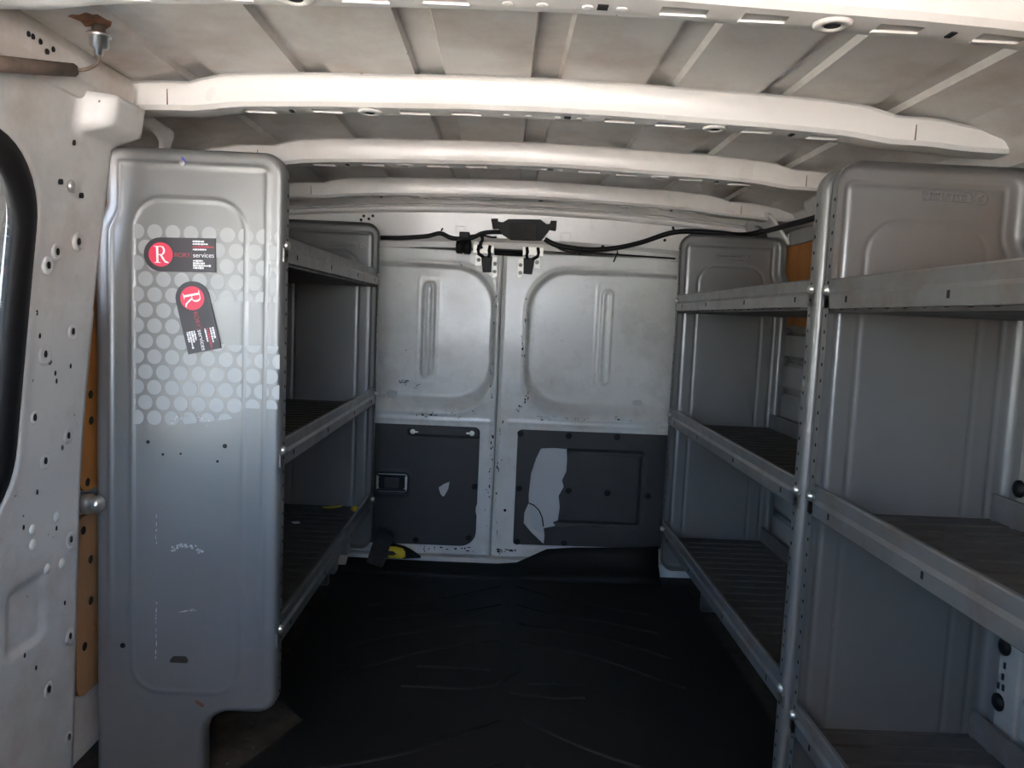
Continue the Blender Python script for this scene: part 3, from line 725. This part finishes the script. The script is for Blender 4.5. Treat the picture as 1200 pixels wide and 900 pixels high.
# embossed maker's mark, seen from the back of the pressing: frame, ring and strokes
def emboss(root, cx, cz, y, fy, flip):
    m = MB(); s = -1 if flip else 1
    def bar(x0, z0, x1, z1, w=.0012): m.tube([(cx+s*x0, y, cz+z0), (cx+s*x1, y, cz+z1)], w, 6)
    for a, b, c, d in ((-.062, -.009, .030, -.009), (-.062, .009, .030, .009), (-.062, -.009, -.062, .009), (.030, -.009, .030, .009)): bar(a, b, c, d, .0009)
    rr = random.Random(9); x = -.056
    while x < .026:
        bar(x, -.006, x+rr.choice((0, .003, -.002)), .006); x += rr.uniform(.0045, .0075)
    m.tube([(cx+s*.048+.013*math.cos(t), y, cz+.013*math.sin(t)) for t in np.linspace(0, 2*math.pi, 25)], .0011, 6)
    bar(.043, -.005, .053, .006); bar(.043, .001, .051, -.006)
    o = obj('embossed_mark', m, 'steel', root, tuple(-root.location)); return o
emboss(uN, .775, 1.258, 1.452, 1, False)
emboss(uL, -.640, 1.233, 2.810, 1, False)
emboss(uR, .735, 1.238, 2.695, 1, False)
for yy in (.62, .80):
    b = MB(); b.box(.004, .030, yy-.03, yy+.02, -.040, -.008) if False else b.box(-.034, -.006, yy-.028, yy+.022, -.045, -.008)
    obj('shelf_bracket', b, 'lip', uL, (0, -.604, .302-.034), bevel=.004)

# ------------------------------------------------------------------ rubber mat
def ridges():
    m = MB()
    def ridge(pts, w=.006, h=.004):
        rings = []
        for i, (x, y) in enumerate(pts):
            dx = pts[min(i+1, len(pts)-1)][0]-pts[max(i-1, 0)][0]; dy = pts[min(i+1, len(pts)-1)][1]-pts[max(i-1, 0)][1]
            l = math.hypot(dx, dy); nx, ny = -dy/l, dx/l
            rings.append([(x-nx*w, y-ny*w, .0075), (x-nx*w*.5, y-ny*w*.5, .0075+h), (x+nx*w*.5, y+ny*w*.5, .0075+h), (x+nx*w, y+ny*w, .0075)])
        m.sweep(rings, False, False, True)
    for k in range(11):
        y = 2.83-.163*k
        if abs(y-2.12) < .14: continue
        for s in (-1, 1):
            n = 9; pts = []
            for i in range(n+1):
                t = i/n; pts.append((s*(.03+.46*t), y-.26*t-.03*math.sin(t*4+k)))
            ridge(pts)
    ridge([(-.27, 2.14), (-.10, 2.14), (-.06, 2.13)]); ridge([(-.30, 2.02), (-.12, 2.015), (-.04, 2.04), (.02, 2.13)])
    ridge([(.05, 2.06), (.20, 2.06)]); ridge([(.0, 2.0), (.12, 1.98), (.2, 1.99)])
    return m
outline = [(-.66, -.28), (.53, -.28), (.53, 1.52), (.68, 1.53), (.68, 2.98), (.20, 3.005), (.05, 3.02), (-.06, 3.022), (-.38, 3.005), (-.66, 2.985), (-.66, 2.02), (-.62, 1.951), (-.517, 1.83), (-.63, 1.56), (-.66, 1.0)]
mm = MB().prism(outline, lambda p, q, t: (p, q, t), .0008, .0075)
mat_o = obj('rubber_floor_mat', mm, 'mat', loc=(0, 0, -.03)); tag(mat_o, 'black ribbed rubber mat covering the van floor', 'mat')
obj('chevron_rib', ridges(), 'mat', mat_o)['kind'] = 'stuff'
# curled edge of the mat against the right door
fold = MB(); rings = []
for x, zt in ((-.65, .034), (-.50, .032), (-.30, .030), (-.05, .030), (.03, .038), (.06, .052), (.15, .098), (.25, .108), (.36, .113), (.46, .117), (.60, .127)):
    rings.append([(x, 2.90, .0074), (x, 2.95, .010+.12*zt), (x, 2.985, .4*zt+.006), (x, 3.005, .75*zt+.004), (x, 3.018, zt), (x, 3.023, zt), (x, 3.015, .65*zt), (x, 2.998, .25*zt), (x, 2.96, .0035)])
fold.sweep(rings, True, True, True)
obj('curled_edge', fold, 'mat', mat_o)

# ------------------------------------------------------------------ brake lamp housing, wiring
bh = empty('brake_light_housing', (0, 3.0, 1.29)); tag(bh, 'black plastic lamp housing with two side arms on the rear header', 'lamp housing')
hp = [(-.114, 1.360), (-.082, 1.357), (-.061, 1.370), (.062, 1.374), (.085, 1.358), (.114, 1.360), (.094, 1.329), (.07, 1.296), (-.049, 1.294), (-.084, 1.314)]
under(obj('housing_shell', flat(fillet([(x, z, .008) for x, z in hp], 3), 2.975, 3.008), 'black', bevel=.004), bh)
under(obj('housing_core', flat(fillet([(-.053, 1.347, .006), (.045, 1.351, .006), (.047, 1.292, .006), (-.051, 1.291, .006)], 3), 2.950, 2.976), 'bristle', bevel=.004), bh)
under(obj('mounting_arm', flat([(-.128, 1.367), (-.102, 1.369), (-.094, 1.334), (-.12, 1.332)], 2.965, 3.006), 'bristle', bevel=.004), bh)
under(obj('mounting_arm', flat([(.1, 1.370), (.124, 1.371), (.123, 1.335), (.101, 1.338)], 2.965, 3.006), 'bristle', bevel=.004), bh)

def smooth_path(p, n=6):
    P = [Vector(a) for a in p]; out = []
    for i in range(len(P)-1):
        a, b, c, d = P[max(i-1, 0)], P[i], P[i+1], P[min(i+2, len(P)-1)]
        for k in range(n):
            t = k/n; out.append(.5*((2*b)+(c-a)*t+(2*a-5*b+4*c-d)*t*t+(3*b-a-3*c+d)*t**3))
    out.append(P[-1]); return out
h1 = empty('wiring_harness', (-.55, 3.0, 1.28)); tag(h1, 'black taped wiring loom running from the lamp housing towards the stickered shelf unit', 'cable', 'wiring looms')
y = 2.994
under(obj('cable', MB().tube(smooth_path([(-.80, y, 1.262), (-.66, y, 1.272), (-.552, y, 1.279), (-.473, y, 1.282), (-.374, y, 1.293), (-.322, y, 1.306), (-.275, y, 1.290), (-.209, y, 1.291), (-.161, y, 1.313), (-.125, y, 1.320), (-.086, y, 1.321)]), .0085, 8), 'black'), h1)
under(obj('cable', MB().tube(smooth_path([(-.23, y, 1.300), (-.17, y, 1.306), (-.12, y, 1.300), (-.104, y, 1.302)]), .004, 6), 'black'), h1)
under(obj('cable', MB().tube(smooth_path([(-.165, y, 1.310), (-.158, y-.004, 1.29), (-.165, y, 1.272), (-.16, 2.996, 1.255)]), .006, 6), 'black'), h1)
under(obj('cable_tie', MB().tube([(-.318, 2.985, 1.315), (-.312, 2.982, 1.325)], .003, 6), 'black'), h1)
cn = MB(); cn.lathe((-.258, 2.985, 1.258), (1, 0, 0), [(.020, 0), (.027, .004), (.028, .024), (.024, .026), (.024, .030), (.028, .032), (.028, .054), (.020, .058)], 18)
under(obj('round_connector', cn, 'black'), h1)
under(obj('connector_block', MB().box(-.247, -.208, 2.972, 3.004, 1.288, 1.314), 'black', bevel=.003), h1)
h2 = empty('wiring_harness', (.08, 3.0, 1.29)); tag(h2, 'black wiring loom drooping from the lamp housing to the plywood lined wall', 'cable', 'wiring looms')
under(obj('cable', MB().tube(smooth_path([(.082, y, 1.302), (.139, y, 1.279), (.256, y, 1.270), (.355, y, 1.280), (.453, y, 1.305), (.583, 2.98, 1.350), (.715, 2.96, 1.352), (.82, 2.92, 1.344), (.862, 2.80, 1.345), (.862, 2.52, 1.338), (.858, 2.33, 1.334), (.858, 1.6, 1.33)]), .0095, 8), 'black'), h2)
under(obj('cable', MB().tube(smooth_path([(.11, y, 1.284), (.16, 2.99, 1.262), (.20, y, 1.256), (.24, y, 1.258), (.60, 3.03, 1.253)]), .004, 6), 'black'), h2)
under(obj('cable_tie', MB().tube([(.214, 2.985, 1.278), (.222, 2.985, 1.246)], .003, 6), 'black'), h2)
under(obj('cable_tie', MB().tube([(.362, 2.983, 1.285), (.365, 2.980, 1.262), (.352, 2.985, 1.226)], .0032, 6), 'black'), h2)
under(obj('cable_tie', MB().tube([(.575, 2.972, 1.356), (.570, 2.968, 1.368)], .0045, 6), 'black'), h2)

# ------------------------------------------------------------------ roof corner: foam strip, wire and stud
ae = empty('aerial_stud', (-.735, 1.285, 1.39)); tag(ae, 'silver stud with a wire, screwed into the roof above the window', 'stud')
st_ = MB(); st_.lathe((-.735, 1.285, 1.444), (0, 0, -1), [(.010, 0), (.010, .018), (.018, .020), (.019, .025), (.015, .027), (.015, .042), (.007, .044), (.006, .054)], 18)
under(obj('stud', st_, 'bolt'), ae)
under(obj('wire', MB().tube(smooth_path([(-.735, 1.285, 1.391), (-.738, 1.288, 1.380), (-.760, 1.300, 1.373), (-.786, 1.305, 1.370)]), .0028, 6), 'foam'), ae)
rs = [(-.735+.03*math.cos(t)*random.uniform(.5, 1.2), 1.265+.045*math.sin(t)*random.uniform(.5, 1.2)) for t in np.linspace(0, 2*math.pi, 14, endpoint=False)]
under(obj('rust_patch', MB().prism(rs, lambda p, q, t: (p, q, roof_z(p)-.0006-t), 0, .0006), 'rust'), ae)
fo = MB(); fo.tube([(-.800, 1.08, 1.312), (-.794, 1.15, 1.330), (-.790, 1.22, 1.348), (-.788, 1.305, 1.371)], [.011, .012, .0115, .011], 10)
fo_ = obj('foam_strip', fo, 'foam'); tag(fo_, 'brown foam sleeve around the wire along the roof rail', 'foam strip')

# ------------------------------------------------------------------ hand tool and litter
ht = empty('hand_tool', (-.50, 2.94, -.022)); tag(ht, 'black and yellow hand tool lying against the foot of the rear door', 'tool')
hb = MB()
ang = math.radians(-14)
def TL(a, b): return (-.505+a*math.cos(ang)-b*math.sin(ang), .080+a*math.sin(ang)+b*math.cos(ang))
hb.prism(fillet([(*TL(-.036, -.066), .008), (*TL(.030, -.070), .008), (*TL(.036, .062), .014), (*TL(-.030, .066), .008)], 4), lambda p, q, t: (p, t, q), 2.90, 2.955)
under(obj('tool_head', hb, 'bristle', bevel=.004), ht)
tr2 = MB()
for i in range(6):
    for j in range(3):
        a, b = TL(-.024+j*.022, -.055+i*.022)
        tr2.box(a-.007, a+.007, 2.893, 2.901, b-.006, b+.006)
under(obj('tread_block', tr2, 'bristle'), ht)
bd_ = MB(); bd_.sweep([[(x, 2.945+ry*math.cos(t), zc+rz*math.sin(t)) for t in np.linspace(0, 2*math.pi, 12, endpoint=False)] for x, zc, ry, rz in ((-.49, .060, .026, .030), (-.455, .060, .026, .031), (-.415, .055, .025, .026), (-.395, .052, .022, .020), (-.365, .044, .012, .010), (-.35, .040, .006, .005))], True, True, True)
under(obj('tool_body', bd_, 'black'), ht)
yl = MB(); yl.sweep([[(x, 2.941+ry*math.cos(t), zc+rz*math.sin(t)) for t in np.linspace(0, 2*math.pi, 12, endpoint=False)] for x, zc, ry, rz in ((-.474, .060, .026, .026), (-.448, .0595, .0275, .026), (-.422, .056, .027, .0235), (-.408, .054, .024, .017))], True, True, True)
under(obj('yellow_grip', yl, 'yellow'), ht)
under(obj('grip_inlay', MB().sweep([[(x, 2.933+ry*math.cos(t), zc+rz*math.sin(t)) for t in np.linspace(0, 2*math.pi, 10, endpoint=False)] for x, zc, ry, rz in ((-.476, .060, .0205, .015), (-.452, .059, .021, .014), (-.440, .058, .0195, .008))], True, True, True), 'bristle'), ht)
pz = .302-.034
yb = MB()
for k, (dx, dy, r) in enumerate(((0, 0, .012), (.012, .004, .010), (-.008, .01, .009))):
    yb.lathe((-.575+dx, 2.745+dy, pz-.002), (0, 0, 1), [(r*.7, 0), (r, r*.5), (r*.9, r*1.2), (r*.3, r*1.7)], 10)
tag(obj('yellow_wall_plug', yb, 'yellow'), 'small yellow plastic plug on the lowest stickered-unit shelf beside its lip', 'plug')
tag(obj('yellow_scrap', MB().prism([(-.70, 2.77), (-.67, 2.785), (-.63, 2.788), (-.635, 2.772), (-.67, 2.762)], lambda p, q, t: (p, q, t+.12*(p+.67)*(p > -.67)), pz+.0002, pz+.004), 'yellow'), 'flat yellow scrap lying at the far end of the lowest shelf', 'scrap')
tag(obj('paper_scrap', MB().prism([(-.755, 2.56), (-.735, 2.57), (-.725, 2.552), (-.742, 2.545)], lambda p, q, t: (p, q, t), pz+.0002, pz+.003), 'swhite'), 'tiny white paper scrap on the lowest shelf of the stickered unit', 'scrap')
